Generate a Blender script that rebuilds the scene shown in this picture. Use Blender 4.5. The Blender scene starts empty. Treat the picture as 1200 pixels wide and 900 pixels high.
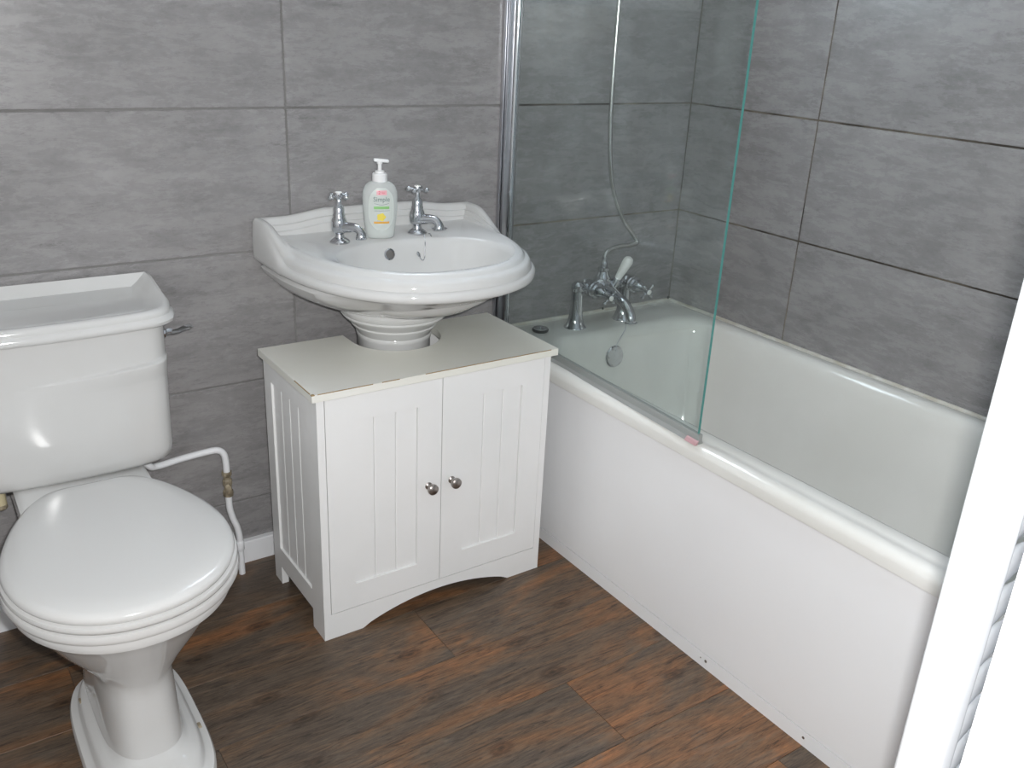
import bpy, bmesh, math, random
from mathutils import Vector, Matrix

random.seed(7)
scene = bpy.context.scene
COL = scene.collection
pi = math.pi

# ------------------------------------------------------------------ camera
CAM = Vector((-0.7367, -1.9324, 1.2756))
YAW, PITCH, ROLL, FPX = 0.6145, -0.3831, 0.0492, 1058.67
cyw, syw, cp, sp = math.cos(YAW), math.sin(YAW), math.cos(PITCH), math.sin(PITCH)
fwd = Vector((syw * cp, cyw * cp, sp))
rgt = Vector((cyw, -syw, 0))
upv = rgt.cross(fwd)
r2 = rgt * math.cos(ROLL) + upv * math.sin(ROLL)
u2 = -rgt * math.sin(ROLL) + upv * math.cos(ROLL)
cd = bpy.data.cameras.new('camera')
cam = bpy.data.objects.new('camera', cd)
COL.objects.link(cam)
M = Matrix((r2, u2, -fwd)).transposed().to_4x4()
M.translation = CAM
cam.matrix_world = M
cd.sensor_width = 36.0
cd.lens = 36.0 * FPX / 1200.0
cd.clip_start = 0.02
scene.camera = cam

# ------------------------------------------------------------------ light, exposure
scene.view_settings.view_transform = 'Standard'
scene.view_settings.look = 'None'
scene.view_settings.gamma = 1.0
scene.view_settings.use_curve_mapping = False
scene.view_settings.exposure = 0.27
WORLD_STRENGTH = 0.25
FLASH_POWER = 19.0
WINDOW_STRENGTH = 14.0
w = bpy.data.worlds.new('world')
scene.world = w
w.use_nodes = True
bg = w.node_tree.nodes['Background']
bg.inputs[0].default_value = (0.86, 0.92, 1.0, 1)
bg.inputs[1].default_value = WORLD_STRENGTH
# the camera's own flash, just right of the lens
fl = bpy.data.lights.new('camera_flash_offscreen', 'AREA')
fl.shape = 'RECTANGLE'
fl.size = 0.03
fl.size_y = 0.02
fl.energy = FLASH_POWER
fl.color = (1.0, 0.995, 0.985)
flo = bpy.data.objects.new('camera_flash_offscreen', fl)
COL.objects.link(flo)
FM = Matrix((r2, u2, -fwd)).transposed().to_4x4()
FM.translation = CAM + r2 * 0.028 + u2 * 0.03 + fwd * 0.01
flo.matrix_world = FM


# ------------------------------------------------------------------ material helpers
def nodes_of(name):
    m = bpy.data.materials.new(name)
    m.use_nodes = True
    nt = m.node_tree
    return m, nt, nt.nodes['Principled BSDF']


def simple(name, col, rough=0.4, metal=0.0, spec=0.5, coat=0.0, trans=0.0, ior=1.45):
    m, nt, b = nodes_of(name)
    b.inputs['Base Color'].default_value = (*col, 1)
    b.inputs['Roughness'].default_value = rough
    b.inputs['Metallic'].default_value = metal
    b.inputs['Specular IOR Level'].default_value = spec
    b.inputs['Coat Weight'].default_value = coat
    b.inputs['Coat Roughness'].default_value = 0.05
    b.inputs['Transmission Weight'].default_value = trans
    b.inputs['IOR'].default_value = ior
    return m


def speckled(name, c0, c1, scale, rough, r1=None, stretch=(1, 1, 1), bump=0.0, coat=0.0, lo=0.35, hi=0.65):
    """base colour wandering between two tones (soft dirt, glaze variation)"""
    m, nt, b = nodes_of(name)
    tc = nt.nodes.new('ShaderNodeTexCoord')
    mp = nt.nodes.new('ShaderNodeMapping')
    mp.inputs['Scale'].default_value = stretch
    nz = nt.nodes.new('ShaderNodeTexNoise')
    nz.inputs['Scale'].default_value = scale
    nz.inputs['Detail'].default_value = 5
    cr = nt.nodes.new('ShaderNodeValToRGB')
    cr.color_ramp.elements[0].position = lo
    cr.color_ramp.elements[1].position = hi
    cr.color_ramp.elements[0].color = (*c0, 1)
    cr.color_ramp.elements[1].color = (*c1, 1)
    nt.links.new(tc.outputs['Object'], mp.inputs['Vector'])
    nt.links.new(mp.outputs['Vector'], nz.inputs['Vector'])
    nt.links.new(nz.outputs['Fac'], cr.inputs['Fac'])
    nt.links.new(cr.outputs['Color'], b.inputs['Base Color'])
    b.inputs['Roughness'].default_value = rough
    b.inputs['Coat Weight'].default_value = coat
    if bump:
        bp = nt.nodes.new('ShaderNodeBump')
        bp.inputs['Strength'].default_value = bump
        bp.inputs['Distance'].default_value = 0.002
        nt.links.new(nz.outputs['Fac'], bp.inputs['Height'])
        nt.links.new(bp.outputs['Normal'], b.inputs['Normal'])
    return m


def tile_material():
    m, nt, b = nodes_of('grey_stone_tile')
    N, L = nt.nodes.new, nt.links.new
    tc = N('ShaderNodeTexCoord')
    oi = N('ShaderNodeObjectInfo')
    mul = N('ShaderNodeMath'); mul.operation = 'MULTIPLY'; mul.inputs[1].default_value = 37.0
    L(oi.outputs['Random'], mul.inputs[0])
    comb = N('ShaderNodeCombineXYZ')
    for i in range(3):
        L(mul.outputs[0], comb.inputs[i])
    add = N('ShaderNodeVectorMath'); add.operation = 'ADD'
    L(tc.outputs['Object'], add.inputs[0]); L(comb.outputs[0], add.inputs[1])

    def noise(scale, stretch, detail, rough=0.6, dist=0.0):
        mp = N('ShaderNodeMapping'); mp.inputs['Scale'].default_value = stretch
        nz = N('ShaderNodeTexNoise'); nz.inputs['Scale'].default_value = scale
        nz.inputs['Detail'].default_value = detail; nz.inputs['Roughness'].default_value = rough
        nz.inputs['Distortion'].default_value = dist
        L(add.outputs[0], mp.inputs['Vector']); L(mp.outputs[0], nz.inputs['Vector'])
        return nz.outputs['Fac']
    broad = noise(4.0, (1.0, 1, 2.6), 5, 0.65, 0.2)
    streak = noise(9.0, (1.0, 1, 3.6), 9, 0.78, 0.25)
    fine = noise(55.0, (1.0, 1, 2.2), 6, 0.8, 0.3)
    r1 = N('ShaderNodeValToRGB')
    r1.color_ramp.elements[0].position = 0.38; r1.color_ramp.elements[0].color = (0.202, 0.196, 0.197, 1)
    r1.color_ramp.elements[1].position = 0.62; r1.color_ramp.elements[1].color = (0.345, 0.334, 0.336, 1)
    mixv = N('ShaderNodeMix'); mixv.data_type = 'FLOAT'; mixv.inputs['Factor'].default_value = 0.55
    L(broad, mixv.inputs[2]); L(streak, mixv.inputs[3])
    mix2 = N('ShaderNodeMix'); mix2.data_type = 'FLOAT'; mix2.inputs['Factor'].default_value = 0.30
    L(mixv.outputs[0], mix2.inputs[2]); L(fine, mix2.inputs[3])
    L(mix2.outputs[0], r1.inputs['Fac'])
    # thin darker veins that follow the streaks
    r2_ = N('ShaderNodeValToRGB')
    e = r2_.color_ramp.elements
    e[0].position = 0.33; e[0].color = (0.62, 0.61, 0.62, 1)
    e[1].position = 0.43; e[1].color = (1, 1, 1, 1)
    L(noise(13.0, (0.8, 1, 3.2), 10, 0.85, 0.5), r2_.inputs['Fac'])
    mm = N('ShaderNodeMix'); mm.data_type = 'RGBA'; mm.blend_type = 'MULTIPLY'; mm.inputs['Factor'].default_value = 0.8
    L(r1.outputs['Color'], mm.inputs[6]); L(r2_.outputs['Color'], mm.inputs[7])
    L(mm.outputs[2], b.inputs['Base Color'])
    rr = N('ShaderNodeMapRange'); rr.inputs[1].default_value = 0.3; rr.inputs[2].default_value = 0.7
    rr.inputs[3].default_value = 0.20; rr.inputs[4].default_value = 0.34
    L(streak, rr.inputs[0]); L(rr.outputs[0], b.inputs['Roughness'])
    bp = N('ShaderNodeBump'); bp.inputs['Strength'].default_value = 0.12; bp.inputs['Distance'].default_value = 0.002
    L(mix2.outputs[0], bp.inputs['Height']); L(bp.outputs['Normal'], b.inputs['Normal'])
    return m


def plank_material():
    m, nt, b = nodes_of('rustic_brown_plank')
    N, L = nt.nodes.new, nt.links.new
    tc = N('ShaderNodeTexCoord'); oi = N('ShaderNodeObjectInfo')
    mul = N('ShaderNodeMath'); mul.operation = 'MULTIPLY'; mul.inputs[1].default_value = 61.0
    L(oi.outputs['Random'], mul.inputs[0])
    comb = N('ShaderNodeCombineXYZ')
    for i in range(3):
        L(mul.outputs[0], comb.inputs[i])
    add = N('ShaderNodeVectorMath'); add.operation = 'ADD'
    L(tc.outputs['Object'], add.inputs[0]); L(comb.outputs[0], add.inputs[1])

    def noise(scale, stretch, detail, rough=0.6, dist=0.0):
        mp = N('ShaderNodeMapping'); mp.inputs['Scale'].default_value = stretch
        nz = N('ShaderNodeTexNoise'); nz.inputs['Scale'].default_value = scale
        nz.inputs['Detail'].default_value = detail; nz.inputs['Roughness'].default_value = rough
        nz.inputs['Distortion'].default_value = dist
        L(add.outputs[0], mp.inputs['Vector']); L(mp.outputs[0], nz.inputs['Vector'])
        return nz.outputs['Fac']
    broad = noise(3.2, (0.8, 3.0, 1), 5, 0.62, 0.8)
    grain = noise(10.0, (0.8, 9.0, 1), 12, 0.80, 1.6)
    fine = noise(40.0, (0.7, 9.0, 1), 8, 0.8, 0.6)
    def ramp(fac, *stops):
        r = N('ShaderNodeValToRGB'); e = r.color_ramp.elements
        while len(e) < len(stops): e.new(0.5)
        for k, (p, c) in enumerate(stops):
            e[k].position = p; e[k].color = (*c, 1)
        L(fac, r.inputs['Fac'])
        return r.outputs['Color']
    def mixc(kind, f, a, c):
        x = N('ShaderNodeMix'); x.data_type = 'RGBA'; x.blend_type = kind
        if isinstance(f, (int, float)): x.inputs['Factor'].default_value = f
        else: L(f, x.inputs['Factor'])
        L(a, x.inputs[6])
        if isinstance(c, tuple): x.inputs[7].default_value = c
        else: L(c, x.inputs[7])
        return x.outputs[2]
    # each plank leans either to orange brown or to grey olive brown
    shift = N('ShaderNodeMath'); shift.operation = 'MULTIPLY_ADD'; shift.inputs[1].default_value = 0.22; shift.inputs[2].default_value = -0.11
    L(oi.outputs['Random'], shift.inputs[0])
    sm = N('ShaderNodeMath'); sm.operation = 'ADD'
    L(broad, sm.inputs[0]); L(shift.outputs[0], sm.inputs[1])
    tone = ramp(sm.outputs[0], (0.36, (0.110, 0.082, 0.060)), (0.46, (0.150, 0.098, 0.062)), (0.54, (0.205, 0.108, 0.054)), (0.66, (0.30, 0.132, 0.054)))
    c1 = mixc('MULTIPLY', 0.92, tone, ramp(grain, (0.38, (0.14, 0.135, 0.14)), (0.45, (0.70, 0.68, 0.67)), (0.58, (1.18, 1.15, 1.10))))
    c2 = mixc('MULTIPLY', 0.9, c1, ramp(fine, (0.36, (0.55, 0.55, 0.57)), (0.60, (1.14, 1.14, 1.14))))
    # knots
    vm = N('ShaderNodeMapping'); vm.inputs['Scale'].default_value = (3.0, 6.0, 0.0)
    L(add.outputs[0], vm.inputs['Vector'])
    vo = N('ShaderNodeTexVoronoi'); vo.inputs['Scale'].default_value = 1.0
    vo.voronoi_dimensions = '2D'
    L(vm.outputs[0], vo.inputs['Vector'])
    dn = N('ShaderNodeMath'); dn.operation = 'MULTIPLY_ADD'; dn.inputs[1].default_value = 0.12
    L(fine, dn.inputs[0]); L(vo.outputs['Distance'], dn.inputs[2])
    c3 = mixc('MULTIPLY', 0.85, c2, ramp(dn.outputs[0], (0.075, (0.22, 0.18, 0.15)), (0.10, (0.8, 0.72, 0.62)), (0.12, (0.5, 0.44, 0.4)), (0.165, (1, 1, 1))))
    bl = ramp(noise(6.0, (0.9, 4.0, 1), 7, 0.75, 1.2), (0.54, (0, 0, 0)), (0.70, (0.5, 0.5, 0.5)))
    L(mixc('MIX', bl, c3, (0.175, 0.145, 0.115, 1)), b.inputs['Base Color'])
    b.inputs['Roughness'].default_value = 0.42
    bp = N('ShaderNodeBump'); bp.inputs['Strength'].default_value = 0.2; bp.inputs['Distance'].default_value = 0.001
    L(grain, bp.inputs['Height']); L(bp.outputs['Normal'], b.inputs['Normal'])
    return m


def pane_material():
    m = bpy.data.materials.new('clear_glass'); m.use_nodes = True
    nt = m.node_tree; N, L = nt.nodes.new, nt.links.new
    nt.nodes.remove(nt.nodes['Principled BSDF'])
    out = nt.nodes['Material Output']
    tr = N('ShaderNodeBsdfTransparent'); tr.inputs[0].default_value = (0.925, 0.955, 0.948, 1)
    gl = N('ShaderNodeBsdfGlossy'); gl.inputs['Roughness'].default_value = 0.0
    fr = N('ShaderNodeFresnel')
    ge = N('ShaderNodeNewGeometry')      # rays do not bend in the thin pane, so both of its faces reflect alike
    io = N('ShaderNodeMapRange'); io.inputs[3].default_value = 1.40; io.inputs[4].default_value = 1 / 1.40
    L(ge.outputs['Backfacing'], io.inputs[0]); L(io.outputs[0], fr.inputs['IOR'])
    mx = N('ShaderNodeMixShader')
    L(fr.outputs[0], mx.inputs[0]); L(tr.outputs[0], mx.inputs[1]); L(gl.outputs[0], mx.inputs[2])
    # faint limescale film
    df = N('ShaderNodeBsdfDiffuse'); df.inputs[0].default_value = (0.62, 0.68, 0.70, 1)
    tc = N('ShaderNodeTexCoord')
    mp = N('ShaderNodeMapping'); mp.inputs['Scale'].default_value = (1, 3.0, 1.0)
    nz = N('ShaderNodeTexNoise'); nz.inputs['Scale'].default_value = 5.0; nz.inputs['Detail'].default_value = 5
    mr = N('ShaderNodeMapRange'); mr.inputs[1].default_value = 0.4; mr.inputs[2].default_value = 0.75
    mr.inputs[3].default_value = 0.01; mr.inputs[4].default_value = 0.05
    L(tc.outputs['Object'], mp.inputs[0]); L(mp.outputs[0], nz.inputs[0]); L(nz.outputs['Fac'], mr.inputs[0])
    m2 = N('ShaderNodeMixShader')
    L(mr.outputs[0], m2.inputs[0]); L(mx.outputs[0], m2.inputs[1]); L(df.outputs[0], m2.inputs[2])
    L(m2.outputs[0], out.inputs[0])
    return m


def milky(name, col, fac, rough=0.15):
    m = bpy.data.materials.new(name); m.use_nodes = True
    nt = m.node_tree; N, L = nt.nodes.new, nt.links.new
    b = nt.nodes['Principled BSDF']
    b.inputs['Base Color'].default_value = (*col, 1)
    b.inputs['Roughness'].default_value = rough
    tr = N('ShaderNodeBsdfTransparent'); tr.inputs[0].default_value = (0.95, 0.97, 0.96, 1)
    mx = N('ShaderNodeMixShader'); mx.inputs[0].default_value = fac
    L(tr.outputs[0], mx.inputs[1]); L(b.outputs[0], mx.inputs[2])
    L(mx.outputs[0], nt.nodes['Material Output'].inputs[0])
    return m


def emit(name, col, s):
    m = bpy.data.materials.new(name); m.use_nodes = True
    b = m.node_tree.nodes['Principled BSDF']
    b.inputs['Base Color'].default_value = (*col, 1)
    b.inputs['Emission Color'].default_value = (*col, 1)
    b.inputs['Emission Strength'].default_value = s
    return m


MT = dict(
    tile=tile_material(),
    grout=speckled('pale_grey_grout', (0.17, 0.165, 0.16), (0.25, 0.245, 0.24), 6, 0.9),
    grout_dirty=speckled('stained_shower_grout', (0.035, 0.027, 0.02), (0.22, 0.19, 0.15), 7, 0.9, lo=0.4, hi=0.62),
    plank=plank_material(),
    joint=simple('dark_plank_joint', (0.075, 0.052, 0.040), 0.9),
    ceramic=speckled('white_glazed_ceramic', (0.59, 0.59, 0.582), (0.63, 0.63, 0.622), 2.5, 0.07),
    bath=speckled('off_white_bath_enamel', (0.71, 0.705, 0.67), (0.77, 0.765, 0.735), 3.0, 0.10),
    seat=simple('white_moulded_plastic', (0.60, 0.595, 0.585), 0.16),
    paint=speckled('white_painted_board', (0.82, 0.825, 0.82), (0.86, 0.86, 0.855), 4.0, 0.34),
    top=speckled('cream_white_laminate', (0.78, 0.775, 0.70), (0.83, 0.825, 0.78), 3.0, 0.28),
    scuff=simple('scuffed_chipboard', (0.36, 0.25, 0.12), 0.7),
    panel=speckled('white_bath_board', (0.83, 0.835, 0.85), (0.87, 0.875, 0.885), 2.0, 0.30),
    chrome=simple('polished_chrome', (0.62, 0.63, 0.65), 0.08, 1.0),
    satin=simple('satin_aluminium', (0.60, 0.61, 0.64), 0.28, 1.0),
    nickel=simple('brushed_nickel', (0.36, 0.33, 0.31), 0.34, 1.0),
    brass=speckled('tarnished_brass', (0.15, 0.12, 0.08), (0.42, 0.36, 0.26), 60, 0.45),
    cream=simple('cream_plastic', (0.62, 0.55, 0.36), 0.4),
    black=simple('black_plastic', (0.03, 0.03, 0.03), 0.4),
    porcelain=simple('white_porcelain', (0.85, 0.84, 0.82), 0.12),
    pane=pane_material(),
    glass_edge=simple('green_glass_edge', (0.085, 0.27, 0.245), 0.10),
    seal=milky('clear_vinyl_seal', (0.42, 0.43, 0.42), 0.65),
    pinktag=simple('pink_seal_end', (0.48, 0.29, 0.30), 0.4),
    wallpaint=simple('white_wall_paint', (0.78, 0.78, 0.77), 0.7),
    gloss=simple('white_gloss_paint', (0.86, 0.87, 0.89), 0.25),
    sealant=speckled('yellowed_sealant', (0.50, 0.47, 0.40), (0.66, 0.65, 0.61), 25, 0.5),
    mould=simple('black_mould', (0.05, 0.05, 0.045), 0.8),
    daylight=emit('daylit_frosted_glass', (0.80, 0.90, 1.0), WINDOW_STRENGTH),
    bottle=milky('clear_bottle_plastic', (0.93, 0.95, 0.94), 0.42, 0.10),
    soap=milky('clear_liquid_soap', (0.82, 0.86, 0.82), 0.45, 0.1),
    whiteplastic=simple('white_pump_plastic', (0.86, 0.86, 0.86), 0.3),
    label=milky('pale_bottle_label', (0.82, 0.86, 0.82), 0.6, 0.3),
    ink_dark=simple('grey_green_ink', (0.14, 0.20, 0.19), 0.5),
    ink_green=simple('green_ink', (0.27, 0.55, 0.20), 0.5),
    ink_yellow=simple('yellow_ink', (0.82, 0.66, 0.10), 0.5),
    ink_orange=simple('orange_ink', (0.80, 0.42, 0.08), 0.5),
    ink_red=simple('red_ink', (0.72, 0.10, 0.14), 0.5),
    ink_pink=simple('pink_sticker', (0.80, 0.42, 0.46), 0.5),
    hose=simple('chrome_hose', (0.60, 0.60, 0.58), 0.22, 1.0),
)


# ------------------------------------------------------------------ geometry helpers
def obj(name, me, mat=None, parent=None, loc=None, smooth=None):
    if mat is not None:
        for x in (mat if isinstance(mat, (list, tuple)) else [mat]):
            me.materials.append(MT[x] if isinstance(x, str) else x)
    if smooth is not None:
        me.shade_smooth()
        me.set_sharp_from_angle(angle=math.radians(smooth))
    o = bpy.data.objects.new(name, me)
    COL.objects.link(o)
    if loc is not None:
        o.location = loc
    if parent is not None:
        o.parent = parent
    return o


def bm_mesh(bm, name):
    bmesh.ops.recalc_face_normals(bm, faces=bm.faces)
    me = bpy.data.meshes.new(name)
    bm.to_mesh(me)
    bm.free()
    return me


def add_box(bm, x0, x1, y0, y1, z0, z1, bev=0.0, seg=2):
    t = bmesh.new()
    bmesh.ops.create_cube(t, size=1)
    for v in t.verts:
        v.co = Vector(((x0 + x1) / 2 + v.co.x * (x1 - x0), (y0 + y1) / 2 + v.co.y * (y1 - y0), (z0 + z1) / 2 + v.co.z * (z1 - z0)))
    if bev:
        bmesh.ops.bevel(t, geom=t.edges[:], offset=bev, segments=seg, profile=0.5, affect='EDGES')
    tm = bpy.data.meshes.new('tmp')
    t.to_mesh(tm); t.free()
    bm.from_mesh(tm)
    bpy.data.meshes.remove(tm)


def box(name, x0, x1, y0, y1, z0, z1, mat, parent=None, bev=0.0, seg=2, loc=None):
    bm = bmesh.new()
    add_box(bm, x0, x1, y0, y1, z0, z1, bev, seg)
    return obj(name, bm_mesh(bm, name), mat, parent, loc, 35 if bev else None)


def add_loft(bm, rings, cap0=True, cap1=True):
    vs = [[bm.verts.new(p) for p in r] for r in rings]
    n = len(rings[0])
    for a, b in zip(vs, vs[1:]):
        for i in range(n):
            j = (i + 1) % n
            bm.faces.new((a[i], a[j], b[j], b[i]))
    if cap0:
        bm.faces.new(list(reversed(vs[0])))
    if cap1:
        bm.faces.new(vs[-1])
    return vs


def loft(name, rings, mat, parent=None, cap0=True, cap1=True, smooth=40, loc=None):
    bm = bmesh.new()
    add_loft(bm, rings, cap0, cap1)
    return obj(name, bm_mesh(bm, name), mat, parent, loc, smooth)


def frame_for(d):
    d = d.normalized()
    a = Vector((0, 0, 1)) if abs(d.z) < 0.9 else Vector((1, 0, 0))
    u = d.cross(a).normalized()
    return u, d.cross(u).normalized()


def add_lathe(bm, prof, org, axis=(0, 0, 1), n=24, cap0=True, cap1=True):
    """prof: (radius, distance along axis)"""
    org = Vector(org); ax = Vector(axis).normalized()
    u, v = frame_for(ax)
    rings = [[org + ax * h + (u * math.cos(2 * pi * i / n) + v * math.sin(2 * pi * i / n)) * max(r, 1e-5) for i in range(n)] for r, h in prof]
    add_loft(bm, rings, cap0, cap1)


def lathe(name, prof, org, mat, parent=None, axis=(0, 0, 1), n=24, smooth=40):
    bm = bmesh.new()
    add_lathe(bm, prof, org, axis, n)
    return obj(name, bm_mesh(bm, name), mat, parent, None, smooth)


def spline(pts, k=8):
    P = [Vector(p) for p in pts]
    out = []
    for i in range(len(P) - 1):
        p0 = P[max(i - 1, 0)]; p1 = P[i]; p2 = P[i + 1]; p3 = P[min(i + 2, len(P) - 1)]
        for j in range(k):
            t = j / k
            out.append(0.5 * ((2 * p1) + (p2 - p0) * t + (2 * p0 - 5 * p1 + 4 * p2 - p3) * t * t + (3 * p1 - p0 - 3 * p2 + p3) * t ** 3))
    out.append(P[-1])
    return out


def add_tube(bm, pts, rad, n=10):
    P = [Vector(p) for p in pts]
    rs = rad if isinstance(rad, (list, tuple)) else [rad] * len(P)
    d = (P[1] - P[0]).normalized()
    u, v = frame_for(d)
    rings = []
    for i, p in enumerate(P):
        if i == 0: t = P[1] - P[0]
        elif i == len(P) - 1: t = P[-1] - P[-2]
        else: t = (P[i + 1] - P[i - 1])
        t.normalize()
        u = (u - t * u.dot(t)).normalized()
        v = t.cross(u)
        rings.append([p + (u * math.cos(2 * pi * k / n) + v * math.sin(2 * pi * k / n)) * rs[i] for k in range(n)])
    add_loft(bm, rings)


def tube(name, pts, rad, mat, parent=None, n=10, smooth=50):
    bm = bmesh.new()
    add_tube(bm, pts, rad, n)
    return obj(name, bm_mesh(bm, name), mat, parent, None, smooth)


def prism(name, poly, axis, a, b, mat, parent=None, smooth=None, bev=0.0):
    """poly of 2-D points extruded along axis ('x','y','z') from a to b"""
    def P(p, t):
        return {'x': (t, p[0], p[1]), 'y': (p[0], t, p[1]), 'z': (p[0], p[1], t)}[axis]
    bm = bmesh.new()
    add_loft(bm, [[P(p, a) for p in poly], [P(p, b) for p in poly]])
    return obj(name, bm_mesh(bm, name), mat, parent, None, smooth)


def rrect(x0, x1, y0, y1, r, z, k=8):
    pts = []
    for cx, cy, a0 in ((x1 - r, y1 - r, 0), (x0 + r, y1 - r, pi / 2), (x0 + r, y0 + r, pi), (x1 - r, y0 + r, 1.5 * pi)):
        for i in range(k):
            a = a0 + pi / 2 * i / (k - 1)
            pts.append(Vector((cx + r * math.cos(a), cy + r * math.sin(a), z)))
    return pts


def empty(name, loc=(0, 0, 0)):
    o = bpy.data.objects.new(name, None)
    o.empty_display_size = 0.1
    COL.objects.link(o)
    o.location = loc
    return o


def thing(name, label, cat, group=None):
    o = empty(name)
    return tag(o, label, cat, group)


def tag(o, label, cat, group=None):
    o['label'] = label
    o['category'] = cat
    if group: o['group'] = group
    return o


def structure(o, label=None):
    o['kind'] = 'structure'
    if label: o['label'] = label
    return o


def sstep(a, b, x):
    t = min(1, max(0, (x - a) / (b - a)))
    return t * t * (3 - 2 * t)


# ------------------------------------------------------------------ room shell
XC = 1.2018          # face of the tiles on the bath-side wall
XL = -1.06           # wall on the toilet side
YF = -1.715          # face of the wall the doorway is in
ZC = 2.32
ZA = 1.0784          # a horizontal tile joint
TW, TH, GAP = 0.604, 0.304, 0.004
WX0, WX1, WZ0, WZ1 = 0.0, 0.604, 1.386, 1.990      # window opening in wall_back
TT = 0.008           # tile thickness
GD = 0.0022          # grout sits this far behind the tile face


def wall_mesh(boxes):
    bm = bmesh.new()
    for b in boxes: add_box(bm, *b)
    return bm_mesh(bm, 'wall')


wb = structure(obj('wall_back', wall_mesh([
    (XL, WX0, GD, 0.12, 0, ZC), (WX1, XC + 0.10, GD, 0.12, 0, ZC),
    (WX0, WX1, GD, 0.12, 0, WZ0), (WX0, WX1, GD, 0.12, WZ1, ZC)]), 'grout'), 'back wall covered in large grey stone-look tiles')
wr = structure(obj('wall_right', wall_mesh([(XC + GD, XC + 0.12, YF - 0.10, GD, 0, ZC)]), 'grout_dirty'), 'wall along the bath covered in large grey stone-look tiles')
structure(obj('wall_left', wall_mesh([(XL - 0.10, XL, YF - 0.10, 0.12, 0, ZC)]), 'wallpaint'), 'plain white painted wall beside the toilet')
JX = -0.181
structure(obj('wall_front', wall_mesh([(JX + 0.02, XC + 0.12, YF - 0.10, YF, 0, ZC), (XL, JX + 0.02, YF - 0.10, YF, 2.04, ZC)]), 'gloss'), 'white painted wall with the doorway opening')
structure(obj('ceiling', wall_mesh([(XL - 0.10, XC + 0.12, YF - 0.10, 0.12, ZC, ZC + 0.08)]), 'wallpaint'), 'white ceiling')
# door lining with stop
bm = bmesh.new()
add_box(bm, JX, JX + 0.02, YF - 0.115, YF - 0.0005, 0, 2.04, 0.0015)
add_box(bm, JX - 0.012, JX + 0.001, YF - 0.115, YF - 0.045, 0, 2.04, 0.0015)
structure(obj('trim_1', bm_mesh(bm, 'trim'), 'gloss', smooth=35), 'white gloss door lining with raised door stop')

bm = bmesh.new()
add_box(bm, -TW / 2 + GAP / 2, TW / 2 - GAP / 2, 0, TT, -TH / 2 + GAP / 2, TH / 2 - GAP / 2, 0.0012, 1)
FULL_TILE = bm_mesh(bm, 'tile')
FULL_TILE.materials.append(MT['tile'])


def tile(parent, along0, along1, z0, z1, wall):
    """a tile filling the grid cell; wall 'b' runs in x at y=0, wall 'r' runs in -y at x=XC"""
    full = abs(along1 - along0 - TW) < 1e-4 and abs(z1 - z0 - TH) < 1e-4
    if full: me = FULL_TILE
    else:
        bm = bmesh.new(); W, H = along1 - along0, z1 - z0
        add_box(bm, -W / 2 + GAP / 2, W / 2 - GAP / 2, 0, TT, -H / 2 + GAP / 2, H / 2 - GAP / 2, 0.0012, 1)
        me = bm_mesh(bm, 'tile'); me.materials.append(MT['tile'])
    o = bpy.data.objects.new('tile', me); COL.objects.link(o)
    c, zc = (along0 + along1) / 2, (z0 + z1) / 2
    if wall == 'b': o.location = (c, 0, zc)
    else:
        o.location = (XC, -c, zc); o.rotation_euler = (0, 0, -pi / 2)
    o.parent = parent


rows = []
z = ZA - 4 * TH
while z < ZC:
    a, b_ = max(z, 0.0), min(z + TH, ZC)
    if b_ - a > 0.02: rows.append((a, b_))
    z += TH
for a, b_ in rows:
    xs = [XL, -TW, 0, TW, XC]
    for x0, x1 in zip(xs, xs[1:]):
        if x0 == 0 and a > WZ0 - 0.05 and b_ < WZ1 + 0.05: continue
        tile(wb, x0, x1, a, b_, 'b')
    ys = [0, 0.4435, 0.4435 + TW, 0.4435 + 2 * TW, -YF]
    for y0, y1 in zip(ys, ys[1:]):
        tile(wr, y0, y1, a, b_, 'r')
# the shower end of the back wall has dark stained grout: a strip of it set between the tiles there
bm = bmesh.new()
for zz in (ZA - 2 * TH, ZA - TH, ZA, ZA + TH):
    add_box(bm, TW - 0.02, XC, 0.0012, 0.004, zz - GAP / 2, zz + GAP / 2)
o = obj('stained_grout', bm_mesh(bm, 'stained_grout'), 'grout_dirty', wb)

# window above the basin (daylight through frosted glass)
win = structure(empty('window_1', ((WX0 + WX1) / 2, 0.06, WZ0)), 'white window with frosted pane above the basin')
bm = bmesh.new()
lx, lz = (WX1 - WX0) / 2, WZ1 - WZ0
for b in ((-lx, -lx + 0.05, -0.03, 0.03, 0, lz), (lx - 0.05, lx, -0.03, 0.03, 0, lz), (-lx + 0.05, lx - 0.05, -0.03, 0.03, 0, 0.05),
          (-lx + 0.05, lx - 0.05, -0.03, 0.03, lz - 0.05, lz), (-lx + 0.05, lx - 0.05, -0.02, 0.02, 0.42, 0.45)):
    add_box(bm, *b, 0.003)
obj('window_frame', bm_mesh(bm, 'window_frame'), 'gloss', win, smooth=35)
box('window_sill', -lx + 0.01, lx - 0.035, -0.072, -0.058, -0.069, 0.02, 'gloss', win, 0.002)
box('lower_pane_offscreen', -lx + 0.05, lx - 0.05, -0.004, 0.004, 0.05, 0.42, 'daylight', win)
box('upper_pane_offscreen', -lx + 0.05, lx - 0.05, -0.004, 0.004, 0.45, lz - 0.05, 'daylight', win)

# skirting
bm = bmesh.new()
add_loft(bm, [[(t, 0, 0.0), (t, -0.016, 0.0), (t, -0.016, 0.056), (t, -0.014, 0.058), (t, 0, 0.058)] for t in (XL, 0.545)])
structure(obj('baseboard_back', bm_mesh(bm, 'baseboard'), 'gloss'), 'low white skirting board along the tiled wall')

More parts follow.
